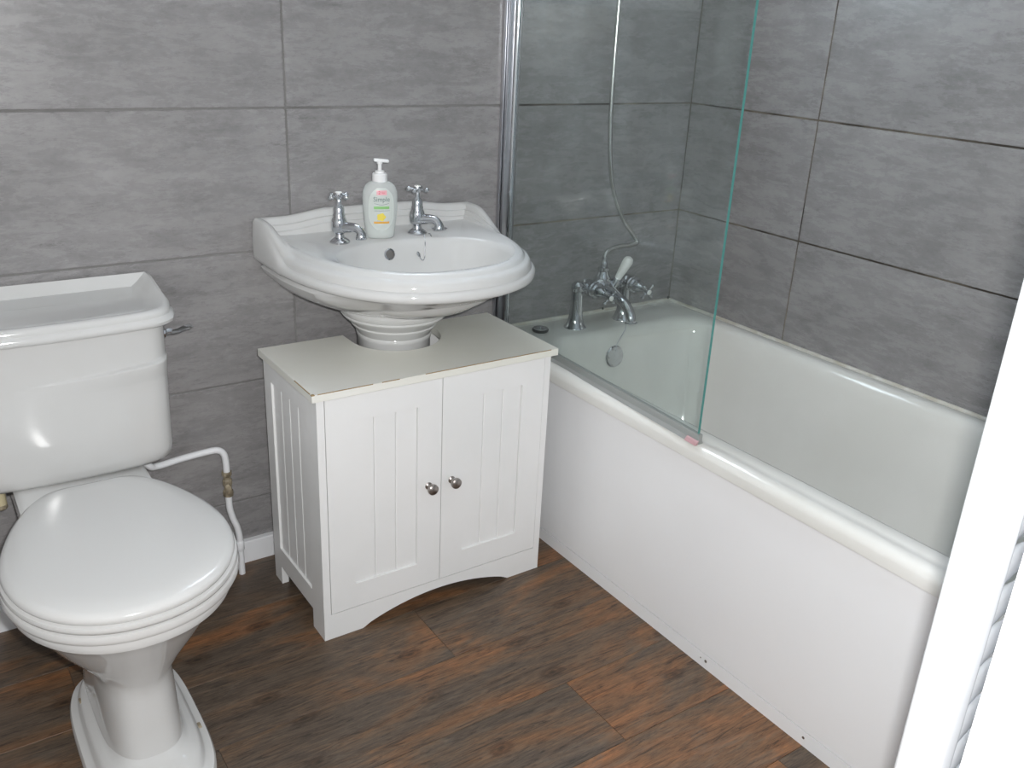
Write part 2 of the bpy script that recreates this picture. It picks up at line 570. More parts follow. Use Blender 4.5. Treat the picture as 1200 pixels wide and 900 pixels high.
# floor of planks
fl_ = structure(obj('floor', wall_mesh([(XL - 0.4, XC + 0.12, -3.0, 0.12, -0.06, -0.0025)]), 'joint'), 'dark rustic brown wood-look plank floor')
PW, PLEN = 0.19, 1.22
y = -0.776 + 5 * PW
row = 0
bm = bmesh.new()
add_box(bm, -PLEN / 2 + 0.0004, PLEN / 2 - 0.0004, -PW / 2 + 0.0004, PW / 2 - 0.0004, -0.003, 0.0, 0.0004, 1)
PLANK = bm_mesh(bm, 'plank'); PLANK.materials.append(MT['plank'])
starts = {5: 0.255, 4: -0.41, 6: -0.28, 3: 0.10, 2: -0.60, 7: 0.47, 1: 0.42, 0: -0.2}
while y > -2.9:
    x = starts.get(row, random.uniform(-0.5, 0.5)) - 2 * PLEN
    while x < XC:
        if x + PLEN > XL - 0.1 and y - PW < 0.0:
            o = bpy.data.objects.new('plank', PLANK); COL.objects.link(o)
            o.location = (x + PLEN / 2, y - PW / 2, 0.0)
            if random.random() < 0.5: o.rotation_euler = (0, 0, pi)
            o.parent = fl_
        x += PLEN
    y -= PW
    row += 1

# ------------------------------------------------------------------ bath
BX0, BZ = 0.522, 0.498
bath = thing('bath', 'off-white panelled bathtub along the grey tiled wall', 'bathtub')
YB0, YB1 = YF + 0.003, -0.003
XB1 = XC - 0.003
rings = [rrect(BX0 + 0.022, XB1, YB0, YB1, 0.010, 0.4585),
         rrect(BX0 + 0.001, XB1, YB0, YB1, 0.012, 0.4595),
         rrect(BX0, XB1, YB0, YB1, 0.012, 0.478),
         rrect(BX0 + 0.003, XB1, YB0, YB1, 0.014, 0.489),
         rrect(BX0 + 0.011, XB1, YB0, YB1, 0.016, 0.495),
         rrect(BX0 + 0.022, XB1 - 0.002, YB0 + 0.002, YB1 - 0.002, 0.02, BZ),
         rrect(BX0 + 0.030, XB1 - 0.006, YB0 + 0.01, YB1 - 0.01, 0.03, BZ - 0.0025),
         rrect(BX0 + 0.036, XB1 - 0.010, YB0 + 0.02, YB1 - 0.02, 0.04, BZ + 0.0005),
         rrect(0.580, 1.170, -1.63, -0.140, 0.09, BZ + 0.002),
         rrect(0.588, 1.160, -1.615, -0.150, 0.10, BZ),
         rrect(0.595, 1.153, -1.605, -0.160, 0.10, BZ - 0.006),
         rrect(0.602, 1.147, -1.597, -0.167, 0.10, BZ - 0.016),
         rrect(0.607, 1.142, -1.585, -0.172, 0.10, BZ - 0.035),
         rrect(0.622, 1.125, -1.50, -0.188, 0.11, 0.30),
         rrect(0.640, 1.105, -1.40, -0.205, 0.12, 0.185),
         rrect(0.660, 1.085, -1.34, -0.225, 0.12, 0.150),
         rrect(0.70, 1.045, -1.28, -0.27, 0.12, 0.132),
         rrect(0.80, 0.95, -0.95, -0.45, 0.06, 0.128)]
loft('tub', rings, 'bath', bath, cap0=False, cap1=True, smooth=60)
box('front_panel', 0.539, 0.549, YF + 0.004, -0.004, 0.0362, 0.4570, 'panel', bath)
pl = box('plinth_strip', 0.5390, 0.548, YF + 0.004, -0.02, 0.0, 0.0330, 'panel', bath)
for yy, r in ((-0.895, 0.0035), (-1.155, 0.003), (-0.88, 0.0018)):
    lathe('screw', [(r, -0.0004), (r, 0.0006), (r * 0.6, 0.0012)], (0.5390, yy, 0.019), 'nickel', pl, axis=(-1, 0, 0), n=10)
bm = bmesh.new()
add_tube(bm, [(BX0 + 0.02, -0.002, BZ), (XC - 0.003, -0.002, BZ)], 0.0055, 8)
add_tube(bm, [(XC - 0.002, -0.002, BZ), (XC - 0.002, YF + 0.004, BZ)], 0.0055, 8)
seal = obj('sealant', bm_mesh(bm, 'sealant'), 'sealant', bath, smooth=60)
bm = bmesh.new()
for x, r in ((0.818, .003), (0.832, .0045), (0.846, .003), (0.858, .003), (0.935, .004), (1.196, .006)):
    add_lathe(bm, [(r * .7, -0.001), (r, 0.0005), (r * .5, 0.0016)], (x, -0.0045, BZ + 0.006), (0, -1, 0.3), 8)
obj('mould_spots', bm_mesh(bm, 'mould'), 'mould', seal)['kind'] = 'stuff'
# overflow rosette on the tap end and its chain
ovn = Vector((0, -0.985, 0.10)).normalized()
ovc = Vector((0.842, -0.1765, 0.428))
ov = lathe('overflow', [(0.030, -0.004), (0.031, 0.002), (0.028, 0.006), (0.020, 0.0075), (0.016, 0.0060), (0.006, 0.0065)], ovc, 'chrome', bath, axis=ovn, n=28)
for k in range(6):
    a = k * pi / 3
    lathe('hole', [(0.0036, 0.0), (0.0036, 0.0006)], ovc + ovn * 0.0062 + Vector((math.cos(a) * 0.0225, 0.1 * math.sin(a) * 0.0225, math.sin(a) * 0.0225)), 'nickel', ov, axis=ovn, n=8)

plug = thing('bath_plug', 'chrome and black plug resting on the corner of the bath rim', 'plug')
PX, PY = 0.655, -0.080
lathe('plug_body', [(0.019, 0), (0.022, 0.004), (0.0225, 0.008), (0.019, 0.010)], (PX, PY, BZ), 'black', plug, n=24)
lathe('plug_cap', [(0.0195, 0), (0.0195, 0.002), (0.015, 0.0028), (0.013, 0.0015), (0.004, 0.0015), (0.0035, 0.004), (0.001, 0.005)], (PX, PY, BZ + 0.0098), 'chrome', plug, n=24)

# ------------------------------------------------------------------ bath shower mixer
mix = thing('bath_shower_mixer_tap', 'chrome bath shower mixer tap with white lever and cross heads', 'tap')
MX, MY = 0.850, -0.092
MZ = BZ + 0.112
S = 0.086
for s in (-1, 1):
    lathe('pillar', [(0.031, 0), (0.031, 0.004), (0.026, 0.010), (0.0195, 0.03), (0.0165, 0.07), (0.0155, 0.105), (0.018, 0.108), (0.018, 0.122), (0.010, 0.130)],
          (MX + s * S, MY, BZ - 0.001), 'chrome', mix)
bm = bmesh.new()
bar = [(0.013, -0.09), (0.013, -0.065), (0.018, -0.063), (0.018, -0.056), (0.013, -0.054), (0.0135, -0.044), (0.018, -0.042), (0.018, -0.036), (0.014, -0.034), (0.017, -0.027),
       (0.024, -0.018), (0.026, 0.0)]
bar = bar + [(r, -h) for r, h in reversed(bar[:-1])]
add_lathe(bm, bar, (MX, MY, MZ), (1, 0, 0))
add_lathe(bm, [(0.020, 0), (0.022, 0.012), (0.017, 0.020), (0.014, 0.030), (0.016, 0.032), (0.016, 0.040), (0.010, 0.044)], (MX, MY, MZ + 0.008), (0, 0, 1))
obj('body', bm_mesh(bm, 'mixer_body'), 'chrome', mix, smooth=40)
tube('spout', spline([(MX, MY, MZ - 0.004), (MX, MY - 0.05, MZ - 0.012), (MX, MY - 0.10, MZ - 0.030), (MX, MY - 0.125, MZ - 0.056), (MX, MY - 0.130, MZ - 0.074)]),
     [0.018 - 0.004 * min(1, i / 12) + (0.004 if i > 30 else 0) for i in range(33)], 'chrome', mix, 16)


def cross_head(parent, org, axis, size, mat='chrome', index=True):
    """a cross handle: hub, four arms ending in balls, porcelain index"""
    org = Vector(org); ax = Vector(axis).normalized()
    u, v = frame_for(ax)
    u, v = (u + v).normalized(), (v - u).normalized()
    bm = bmesh.new()
    add_lathe(bm, [(size * .24, -size * .28), (size * .30, -size * .1), (size * .34, size * .1), (size * .28, size * .24)], org, ax, 16)
    for d in (u, v, -u, -v):
        add_lathe(bm, [(size * .13, size * .2), (size * .10, size * .5), (size * .12, size * .62), (size * .19, size * .76), (size * .20, size * .86), (size * .12, size * .98), (size * .02, size * 1.0)], org, d, 10)
    h = obj('cross_handle', bm_mesh(bm, 'cross_handle'), mat, parent, smooth=50)
    lathe('index', [(size * .27, size * .20), (size * .27, size * .30), (size * .18, size * .36), (size * .02, size * .38)], org, 'porcelain', h, axis=ax, n=16)
    return h


for s in (-1, 1):
    c = Vector((MX - 0.045 if s < 0 else MX + 0.090, MY, MZ))
    d = Vector((0.16 * s * 0, -1, -0.10)).normalized()
    lathe('valve', [(0.018, -0.01), (0.019, 0.014), (0.022, 0.017), (0.022, 0.024), (0.018, 0.027), (0.022, 0.031), (0.022, 0.036), (0.017, 0.040), (0.016, 0.052), (0.011, 0.060), (0.007, 0.072), (0.007, 0.086)],
          c, 'chrome', mix, axis=d)
    cross_head(mix, c + d * 0.088, d, 0.026)
# diverter lever
lv0 = Vector((MX + 0.030, MY - 0.022, MZ + 0.012)); lv1 = lv0 + Vector((0.028, -0.02, 0.072))
lathe('lever_stem', [(0.010, -0.02), (0.011, 0.0), (0.008, 0.012)], lv0, 'chrome', mix, axis=lv1 - lv0, n=14)
lathe('lever_handle', [(0.009, 0.006), (0.0105, 0.02), (0.0140, 0.052), (0.0145, 0.064), (0.011, 0.073), (0.003, 0.077)], lv0, 'porcelain', mix, axis=lv1 - lv0, n=16)
# chain from spout to overflow
tube('plug_chain', spline([(MX + 0.012, MY - 0.075, MZ - 0.04), (MX + 0.03, MY - 0.08, MZ - 0.10), (0.846, -0.178, 0.462), (0.842, -0.182, 0.445)]), 0.0016, 'chrome', mix, 6)

# shower hose hanging from above
hose = thing('shower_hose', 'thin chrome shower hose hanging behind the glass screen', 'shower hose')
hz = MZ + 0.052
hp = [(MX, MY, hz - 0.010), (MX - 0.001, MY, hz + 0.015), (MX + 0.012, MY + 0.005, hz + 0.038), (MX + 0.055, MY + 0.010, hz + 0.047), (MX + 0.108, MY + 0.013, hz + 0.047), (MX + 0.126, MY + 0.014, hz + 0.052),
      (MX + 0.118, MY + 0.016, hz + 0.066), (MX + 0.070, MY + 0.022, hz + 0.125), (MX + 0.028, MY + 0.028, hz + 0.22), (MX + 0.008, MY + 0.03, hz + 0.36), (MX + 0.002, MY + 0.03, hz + 0.55), (MX + 0.005, MY + 0.03, hz + 0.85),
      (MX + 0.02, MY + 0.03, hz + 1.12)]
tube('hose', spline(hp, 12), 0.0062, 'hose', hose, 10)
lathe('hose_nut', [(0.010, 0), (0.010, 0.016), (0.007, 0.022), (0.007, 0.034)], (MX, MY, hz - 0.008), 'chrome', hose, n=8, smooth=20)
hd = thing('shower_handset', 'chrome shower handset on a wall bracket above the bath', 'shower head')
hx, hy, hzz = hp[-1]
lathe('wall_bracket', [(0.022, 0), (0.022, 0.006), (0.010, 0.010), (0.010, 0.05), (0.016, 0.052), (0.016, 0.085)], (hx, 0.001, hzz + 0.03), 'chrome', hd, axis=(0, -1, 0))
lathe('handle', [(0.009, -0.01), (0.013, 0.03), (0.012, 0.12), (0.010, 0.17)], (hx, hy, hzz), 'chrome', hd, axis=(0, -0.45, 1))
lathe('spray_head', [(0.012, -0.04), (0.03, -0.02), (0.04, 0.0), (0.04, 0.008), (0.03, 0.012)], (hx, hy - 0.085, hzz + 0.165), 'chrome', hd, axis=(0, -0.8, -0.6))

# ------------------------------------------------------------------ shower screen
scr = thing('shower_screen', 'frameless clear glass bath screen with green edge', 'shower screen')
scr.location = (0.571, -0.018, 0)
scr.rotation_euler = (0, 0, -math.radians(2.8))
GX = 0.0
GY = -0.778
ZT = 1.92
bm = bmesh.new()
add_box(bm, GX - 0.003, GX + 0.003, GY, -0.004, BZ + 0.006, ZT)
me = bm_mesh(bm, 'pane')
for f in me.polygons:
    f.material_index = 0 if abs(f.normal.x) > 0.9 else 1
gp = obj('glass_pane', me, ['pane', 'glass_edge'], scr)
# wall profile: a channel with a rounded post
bm = bmesh.new()
add_box(bm, GX - 0.017, GX + 0.017, -0.006, 0.0165, BZ + 0.004, ZT, 0.002)
pr = obj('wall_profile', bm_mesh(bm, 'wall_profile'), 'satin', scr, smooth=35)
tube('hinge_post', [(GX + 0.004, -0.010, BZ + 0.006), (GX + 0.004, -0.010, ZT)], 0.0105, 'chrome', scr, 16)
box('cover_strip', GX - 0.023, GX - 0.0185, 0.004, 0.016, BZ + 0.004, ZT, 'satin', scr, 0.001)
bs = prism('bottom_seal', [(GX - 0.012, BZ - 0.0012), (GX + 0.010, BZ - 0.0012), (GX + 0.006, BZ + 0.006), (GX + 0.005, BZ + 0.020), (GX - 0.005, BZ + 0.020), (GX - 0.006, BZ + 0.006)],
           'y', GY - 0.006, -0.02, 'seal', scr)
prism('seal_end', [(GX - 0.014, BZ - 0.0012), (GX - 0.008, BZ - 0.0012), (GX - 0.005, BZ + 0.008), (GX - 0.009, BZ + 0.006)], 'y', GY - 0.008, GY + 0.025, 'pinktag', bs)

# ------------------------------------------------------------------ washstand cabinet
cab = thing('under_basin_cabinet', 'white tongue-and-groove cabinet around the basin pedestal', 'cabinet')
CL, CR, CF, CB, CT = -0.130, 0.464, -0.407, -0.107, 0.587
PCX, PCY = 0.176, -0.160        # pedestal centre
TTK = 0.016
# worktop with U-shaped cut-out at the back
poly = [(CL, CF), (CR, CF), (CR, CB)]
CRD = 0.106
for i in range(25):
    a = -i * pi / 24
    poly.append((PCX + CRD * math.cos(a), PCY + CRD * math.sin(a)))
poly.insert(3, (PCX + CRD, CB)); poly.append((PCX - CRD, CB)); poly.append((CL, CB))
bm = bmesh.new()
vs = add_loft(bm, [[(x, y, CT - TTK) for x, y in poly], [(x, y, CT) for x, y in poly]])
wt = obj('worktop', bm_mesh(bm, 'worktop'), 'top', cab)
# thin edging, worn along the front
bm = bmesh.new()
for x0, x1 in ((CL + 0.012, CL + 0.13), (CL + 0.15, CL + 0.19), (CL + 0.25, CR - 0.02)):
    add_box(bm, x0, x1, CF - 0.0004, CF + 0.0012, CT - 0.0010, CT + 0.0004)
add_box(bm, CL - 0.0004, CL + 0.0012, CF + 0.01, CF + 0.09, CT - 0.0010, CT + 0.0004)
add_box(bm, CL - 0.0006, CL + 0.006, CF - 0.0006, CF + 0.006, CT - 0.0012, CT + 0.0005)
obj('worn_edge', bm_mesh(bm, 'worn_edge'), 'scuff', wt)
BLX, BRX, BFY, BBY = CL + 0.012, CR - 0.012, CF + 0.010, CB + 0.004
ST = 0.016


def side_panel(x0, x1, out):
    """framed side with feet; the field is recessed on the outer face and filled with boards"""
    zt = CT - TTK
    p = empty('side_panel'); p.parent = cab
    fy0, fy1, fz0, fz1 = BFY + 0.062, BBY - 0.042, 0.098, 0.520
    rec = x0 + 0.005 if out < 0 else x1 - 0.005
    bm = bmesh.new()
    add_box(bm, x0, x1, BFY, fy0, 0.0, zt)                # front stile with foot
    add_box(bm, x0, x1, fy1, BBY, 0.0, zt)                # back stile with foot
    add_box(bm, x0, x1, fy0, fy1, fz1, zt)
    add_box(bm, x0, x1, fy0, fy1, 0.048, fz0)
    inner = (rec + 0.003, x1) if out < 0 else (x0, rec - 0.003)
    add_box(bm, inner[0], inner[1], fy0, fy1, fz0, fz1)
    obj('side_frame', bm_mesh(bm, 'side_frame'), 'paint', p)
    n = 4
    for k in range(n):
        a = fy0 + (fy1 - fy0) * k / n; b = fy0 + (fy1 - fy0) * (k + 1) / n
        xs = (rec, rec + 0.006) if out < 0 else (rec - 0.006, rec)
        box('board', xs[0], xs[1], a + 0.0004, b - 0.0004, fz0, fz1, 'paint', p, 0.0016, 1)


side_panel(BLX, BLX + ST, -1)
side_panel(BRX - ST, BRX, 1)
# plinth with arch
za = 0.062
px0, px1 = BLX + ST, BRX - ST
arch = [(px0, za), (px0, 0.0), (px0 + 0.075, 0.0)]
ax0, ax1 = px0 + 0.075, px1 - 0.075
for i in range(1, 20):
    t = i / 20
    arch.append((ax0 + (ax1 - ax0) * t, 0.040 * (math.sin(pi * t) ** 0.75)))
arch += [(ax1, 0.0), (px1, 0.0), (px1, za)]
prism('plinth', arch, 'y', BFY, BFY + 0.014, 'paint', cab)
bm = bmesh.new()
add_box(bm, px0, px1, BFY + 0.02, BBY - 0.10, 0.062, 0.076)
add_box(bm, px0, px1, BFY + 0.001, BFY + 0.016, CT - TTK - 0.004, CT - TTK)
add_box(bm, px0, PCX - 0.11, BBY - 0.012, BBY, 0.05, CT - TTK)
add_box(bm, PCX + 0.11, px1, BBY - 0.012, BBY, 0.05, CT - TTK)
obj('carcass', bm_mesh(bm, 'carcass'), 'paint', cab)
xm = (px0 + px1) / 2
for x0, x1, kside in ((px0 + 0.0015, xm - 0.001, 1), (xm + 0.001, px1 - 0.0015, -1)):
    z0, z1 = za + 0.003, CT - TTK - 0.0045
    d = empty('door'); d.parent = cab
    dy = BFY - 0.001
    mx_, mz = 0.058, 0.058
    fx0, fx1, fz0, fz1 = x0 + mx_, x1 - mx_, z0 + mz, z1 - mz + 0.002
    bm = bmesh.new()
    for b in ((x0, fx0, dy, dy + 0.016, z0, z1), (fx1, x1, dy, dy + 0.016, z0, z1), (fx0, fx1, dy, dy + 0.016, z0, fz0), (fx0, fx1, dy, dy + 0.016, fz1, z1),
              (fx0, fx1, dy + 0.009, dy + 0.016, fz0, fz1)):
        add_box(bm, *b)
    obj('door_frame', bm_mesh(bm, 'door_frame'), 'paint', d)
    for k in range(3):
        a = fx0 + (fx1 - fx0) * k / 3; b = fx0 + (fx1 - fx0) * (k + 1) / 3
        box('board', a + 0.0004, b - 0.0004, dy + 0.005, dy + 0.012, fz0, fz1, 'paint', d, 0.0016, 1)
    kx = x1 - 0.031 if kside > 0 else x0 + 0.026
    lathe('knob', [(0.0085, -0.001), (0.0085, 0.0015), (0.0055, 0.004), (0.0055, 0.010), (0.0105, 0.014), (0.0125, 0.019), (0.0120, 0.024), (0.0085, 0.027), (0.001, 0.028)],
          (kx, dy, 0.317), 'nickel', d, axis=(0, -1, 0), n=20)

# ------------------------------------------------------------------ basin
bas = thing('pedestal_basin', 'white ceramic pedestal basin with raised back rim', 'basin')
BX = 0.186
half = [(0.266, 0.0), (0.275, -0.003), (0.280, -0.012), (0.2815, -0.03), (0.282, -0.09), (0.281, -0.150), (0.277, -0.200), (0.270, -0.245), (0.259, -0.290), (0.241, -0.340),
        (0.213, -0.390), (0.174, -0.435), (0.123, -0.470), (0.062, -0.491), (0.0, -0.497)]
side = [Vector((x, y, 0)) for x, y in half]
side = [Vector(p) for p in spline(side, 6)]
ol = [Vector((x, 0, 0)) for x in [0.266 * i / 12 for i in range(0, 12)]] + side
right = [(p.x, p.y) for p in ol]
outline = right + [(-x, y) for x, y in reversed(right[1:-1])]
NB = len(outline)
OC = Vector((0, -0.27))
NRM = []
for i in range(NB):
    a = Vector(outline[i - 1]); b = Vector(outline[(i + 1) % NB])
    t = (b - a).normalized()
    nrm = Vector((t.y, -t.x))
    if nrm.dot(OC - Vector(outline[i])) < 0: nrm = -nrm
    NRM.append(nrm)


def inset(d, dz, clampback=True):
    """ring moved inwards by d; the back stays against the wall when clampback"""
    r = []
    for i, (x, y) in enumerate(outline):
        n = NRM[i]
        px, py = x + n.x * d, y + n.y * d
        if y > -0.16:        # straight sides and back: plain parallel offset, so the back corners never fold over
            px, py = math.copysign(min(abs(x), 0.282 - d), x), min(y, -d)
        r.append([px, py])
    return r


def splash(y):           # 1 at the wall, 0 in front of the side wings
    return 1.0 - sstep(-0.215, -0.045, y) if False else sstep(-0.205, -0.05, y)


def ring(d, zf, zb, extra=0.0):
    """zf height of the front rim, zb height where the back rises"""
    out = []
    for i, (x, y) in enumerate(inset(d, 0)):
        wgt = splash(outline[i][1])
        crown = 0.012 * (1 - sstep(0.10, 0.215, abs(outline[i][0]))) if zb > 0.82 else 0
        zz = zf * (1 - wgt) + (zb + crown * wgt) * wgt
        out.append(Vector((BX + x, min(y, -0.001), zz)))
    return out


def oval(cx, cy, a, b, e, z, ref=None):
    out = []
    for i, (x, y) in enumerate(outline):
        dx, dy = (x - 0) / 0.28, (y + 0.27) / 0.25
        an = math.atan2(dy, dx)
        c, s = math.cos(an), math.sin(an)
        rr = (abs(c) ** e + abs(s) ** e) ** (-1 / e)
        zz = z(x, y) if callable(z) else z
        out.append(Vector((BX + cx + a * rr * c, cy + b * rr * s, zz)))
    return out


DZ = 0.812
rings = [[Vector((BX + x * sx, min(y * sy, -0.002), z)) for x, y in outline] for sx, sy, z in
         ((0.30, 0.50, 0.656), (0.42, 0.545, 0.662), (0.60, 0.60, 0.673), (0.74, 0.66, 0.690), (0.85, 0.745, 0.708), (0.915, 0.83, 0.726), (0.945, 0.885, 0.742))]
rings += [
         ring(0.026, 0.751, 0.751), ring(0.016, 0.757, 0.757), ring(0.006, 0.760, 0.759), ring(0.001, 0.764, 0.763), ring(0.0, 0.770, 0.772),
         ring(0.001, 0.777, 0.815), ring(0.006, 0.7815, 0.841), ring(0.009, 0.7825, 0.847), ring(0.010, 0.789, 0.8495), ring(0.0125, 0.796, 0.851), ring(0.018, 0.801, 0.8512), ring(0.0225, 0.8025, 0.8495),
         ring(0.026, 0.805, 0.8465), ring(0.028, 0.8090, 0.836), ring(0.0325, 0.8122, 0.834), ring(0.0345, 0.813, 0.823), ring(0.039, 0.8135, 0.821), ring(0.041, 0.8135, 0.814), ring(0.046, 0.8130, 0.812),
         oval(0, -0.298, 0.200, 0.140, 2.3, 0.8105), oval(0, -0.298, 0.194, 0.1345, 2.3, 0.806), oval(0, -0.297, 0.189, 0.1305, 2.3, 0.795),
         oval(0, -0.294, 0.177, 0.122, 2.2, 0.755), oval(0, -0.288, 0.152, 0.105, 2.1, 0.712), oval(0, -0.280, 0.115, 0.078, 2.0, 0.688), oval(0, -0.275, 0.05, 0.04, 2.0, 0.680), oval(0, -0.272, 0.02, 0.02, 2.0, 0.677)]
loft('bowl', rings, 'ceramic', bas, smooth=50)
lathe('waste', [(0.021, 0), (0.021, 0.002), (0.017, 0.003), (0.014, 0.001)], (BX, -0.272, 0.6765), 'chrome', bas)
# overflow ring on the back of the bowl
on = Vector((0, -0.97, 0.24)).normalized()
oc = Vector((BX - 0.028, -0.1700, 0.782))
ovr = lathe('overflow_ring', [(0.0125, -0.004), (0.0130, 0.002), (0.0105, 0.0035), (0.0095, 0.001)], oc, 'chrome', bas, axis=on, n=20)
lathe('overflow_hole', [(0.0093, 0.0012), (0.0093, 0.0016)], oc, 'nickel', ovr, axis=on, n=16)
# pedestal: flared moulded head, plain shaft, spreading foot


def ped_ring(r, z):
    pts = []
    for i in range(40):
        a = 2 * pi * i / 40
        x, y = r * math.cos(a), r * math.sin(a)
        if y > 0: y *= 1.25
        pts.append(Vector((PCX + x, min(PCY + y, -0.003), z)))
    return pts


loft('pedestal', [ped_ring(r, z) for r, z in ((0.118, 0.0), (0.118, 0.025), (0.108, 0.032), (0.100, 0.055), (0.090, 0.09), (0.083, 0.2), (0.080, 0.45), (0.0815, 0.585), (0.083, 0.590), (0.0845, 0.597), (0.083, 0.601),
                                             (0.087, 0.608), (0.094, 0.617), (0.0965, 0.621), (0.096, 0.624), (0.102, 0.630), (0.114, 0.640), (0.118, 0.645), (0.1175, 0.649), (0.123, 0.654), (0.126, 0.662), (0.12, 0.672))], 'ceramic', bas, smooth=40)


# pillar taps
def pillar_tap(x, y, z, turn, hturn, label):
    t = thing('basin_tap', label, 'tap', None)
    t.location = (x, y, z)
    lathe('tap_base', [(0.022, 0), (0.0225, 0.003), (0.019, 0.007), (0.011, 0.012), (0.0095, 0.018), (0.012, 0.022)], (0, 0, 0), 'chrome', t)
    lathe('tap_body', [(0.011, 0.020), (0.0155, 0.025), (0.017, 0.030), (0.0172, 0.046), (0.0155, 0.051), (0.013, 0.056), (0.0135, 0.060), (0.0118, 0.063), (0.0115, 0.074), (0.010, 0.078), (0.0055, 0.084), (0.005, 0.098)], (0, 0, 0), 'chrome', t)
    d = Vector((math.cos(turn), math.sin(turn), 0))
    sp_ = spline([Vector((0, 0, 0.033)), d * 0.026 + Vector((0, 0, 0.036)), d * 0.043 + Vector((0, 0, 0.036)), d * 0.053 + Vector((0, 0, 0.028)), d * 0.055 + Vector((0, 0, 0.014))], 6)
    n = len(sp_)
    s = tube('spout', sp_, [0.0125 - 0.0035 * min(1, 2.2 * i / n) + 0.003 * sstep(0.65, 0.9, i / n) for i in range(n)], 'chrome', t, 14)
    bm = bmesh.new()
    o = Vector((0, 0, 0.100))
    add_lathe(bm, [(0.0062, -0.006), (0.0085, 0.0), (0.0095, 0.004), (0.0085, 0.007)], o, (0, 0, 1), 16)
    for k in range(4):
        a = hturn + k * pi / 2
        add_lathe(bm, [(0.0036, 0.004), (0.0028, 0.013), (0.0036, 0.016), (0.0058, 0.020), (0.0058, 0.0235), (0.0035, 0.027), (0.0004, 0.0275)], o, (math.cos(a), math.sin(a), 0), 10)
    h = obj('cross_handle', bm_mesh(bm, 'cross_handle'), 'chrome', t, smooth=50)
    lathe('index', [(0.0075, 0.006), (0.0075, 0.0085), (0.005, 0.0095), (0.0005, 0.0098)], o, 'porcelain', h, n=16)
    return t


pillar_tap(0.055, -0.138, DZ - 0.0005, -1.0, 0.35, 'chrome cross-head pillar tap on the basin, without a chain')
pillar_tap(0.252, -0.125, DZ - 0.0005, -0.95, 0.75, 'chrome cross-head pillar tap beside the basin plug chain')
ch = thing('basin_plug_chain', 'thin chrome plug chain with clasp hanging into the basin', 'chain')
tube('chain', spline([(0.257, -0.150, DZ + 0.003), (0.252, -0.158, DZ + 0.0025), (0.248, -0.1695, 0.800), (0.243, -0.1765, 0.768), (0.236, -0.179, 0.763), (0.229, -0.178, 0.772)], 6), 0.0013, 'chrome', ch, 6)
tube('chain_strand', spline([(0.268, -0.150, DZ + 0.002), (0.268, -0.158, DZ + 0.0025), (0.267, -0.1695, 0.800), (0.266, -0.1765, 0.768)], 6), 0.0012, 'chrome', ch, 6)
lathe('clasp', [(0.002, -0.007), (0.0038, -0.004), (0.0040, 0.002), (0.0028, 0.006), (0.001, 0.009)], (0.228, -0.177, 0.776), 'chrome', ch, axis=(-0.5, -0.2, 0.8), n=10)
bp_ = thing('basin_plug', 'small chrome plug lying flat on the basin ledge', 'plug')
lathe('plug_disc', [(0.016, 0), (0.018, 0.002), (0.019, 0.004), (0.015, 0.006)], (0.318, -0.112, DZ), 'chrome', bp_)
lathe('plug_eye', [(0.004, 0), (0.004, 0.005), (0.002, 0.007)], (0.318, -0.112, DZ + 0.0055), 'chrome', bp_, n=10)

# soap bottle
sb = thing('soap_bottle', 'clear pump bottle of hand soap standing between the basin taps', 'soap bottle')
sb.location = (0.157, -0.128, DZ)
sb.rotation_euler = (0, 0, math.radians(-17))


def ell(a, b, z, n=32):
    return [Vector((a * math.cos(2 * pi * i / n), b * math.sin(2 * pi * i / n), z)) for i in range(n)]


BPROF = [(0.028, 0.017, 0.0), (0.031, 0.0195, 0.003), (0.0325, 0.020, 0.012), (0.036, 0.0215, 0.04), (0.0385, 0.0225, 0.07), (0.039, 0.0228, 0.088), (0.0375, 0.022, 0.103), (0.0325, 0.0195, 0.115), (0.024, 0.017, 0.122), (0.0155, 0.0155, 0.125)]
loft('bottle_body', [ell(*p) for p in BPROF], 'bottle', sb, smooth=50)
loft('liquid', [ell(a - 0.0016, b - 0.0016, z + 0.001) for a, b, z in BPROF[:6]], 'soap', sb, smooth=50)
bm = bmesh.new()
add_lathe(bm, [(0.0160, 0.122), (0.0165, 0.124), (0.0165, 0.139), (0.0145, 0.141), (0.0105, 0.142), (0.0100, 0.146), (0.0045, 0.147), (0.004, 0.160), (0.006, 0.161), (0.0065, 0.168), (0.004, 0.171)], (0, 0, 0), n=24)
pump = obj('pump_collar', bm_mesh(bm, 'pump'), 'whiteplastic', sb, smooth=35)
bm = bmesh.new()
add_box(bm, -0.013, 0.020, -0.0055, 0.0055, 0.1655, 0.1725, 0.0025, 3)
for v in bm.verts:
    if v.co.x > 0.012: v.co.z -= 0.0025
nz_ = obj('pump_nozzle', bm_mesh(bm, 'nozzle'), 'whiteplastic', sb, smooth=50)
tube('dip_tube', [(0.0, 0.003, 0.01), (0, 0.001, 0.12)], 0.002, 'whiteplastic', sb, 8)


def prof_at(z):
    for (a0, b0, z0), (a1, b1, z1) in zip(BPROF, BPROF[1:]):
        if z0 <= z <= z1:
            t = (z - z0) / (z1 - z0)
            return a0 + (a1 - a0) * t, b0 + (b1 - b0) * t
    return BPROF[5][:2]


def wrap(x, z, off):
    a, b = prof_at(z)
    return Vector((x, -b * math.sqrt(max(0.02, 1 - (x / a) ** 2)) - off, z))


def patch(name, shape, mat, off, parent, nx=10, nz=8):
    """shape(u,v) with u,v in 0..1 gives (x,z) on the bottle front"""
    bm = bmesh.new()
    g = [[bm.verts.new(wrap(*shape(i / nx, j / nz), off)) for i in range(nx + 1)] for j in range(nz + 1)]
    for j in range(nz):
        for i in range(nx):
            bm.faces.new((g[j][i], g[j][i + 1], g[j + 1][i + 1], g[j + 1][i]))
    return obj(name, bm_mesh(bm, name), mat, parent)


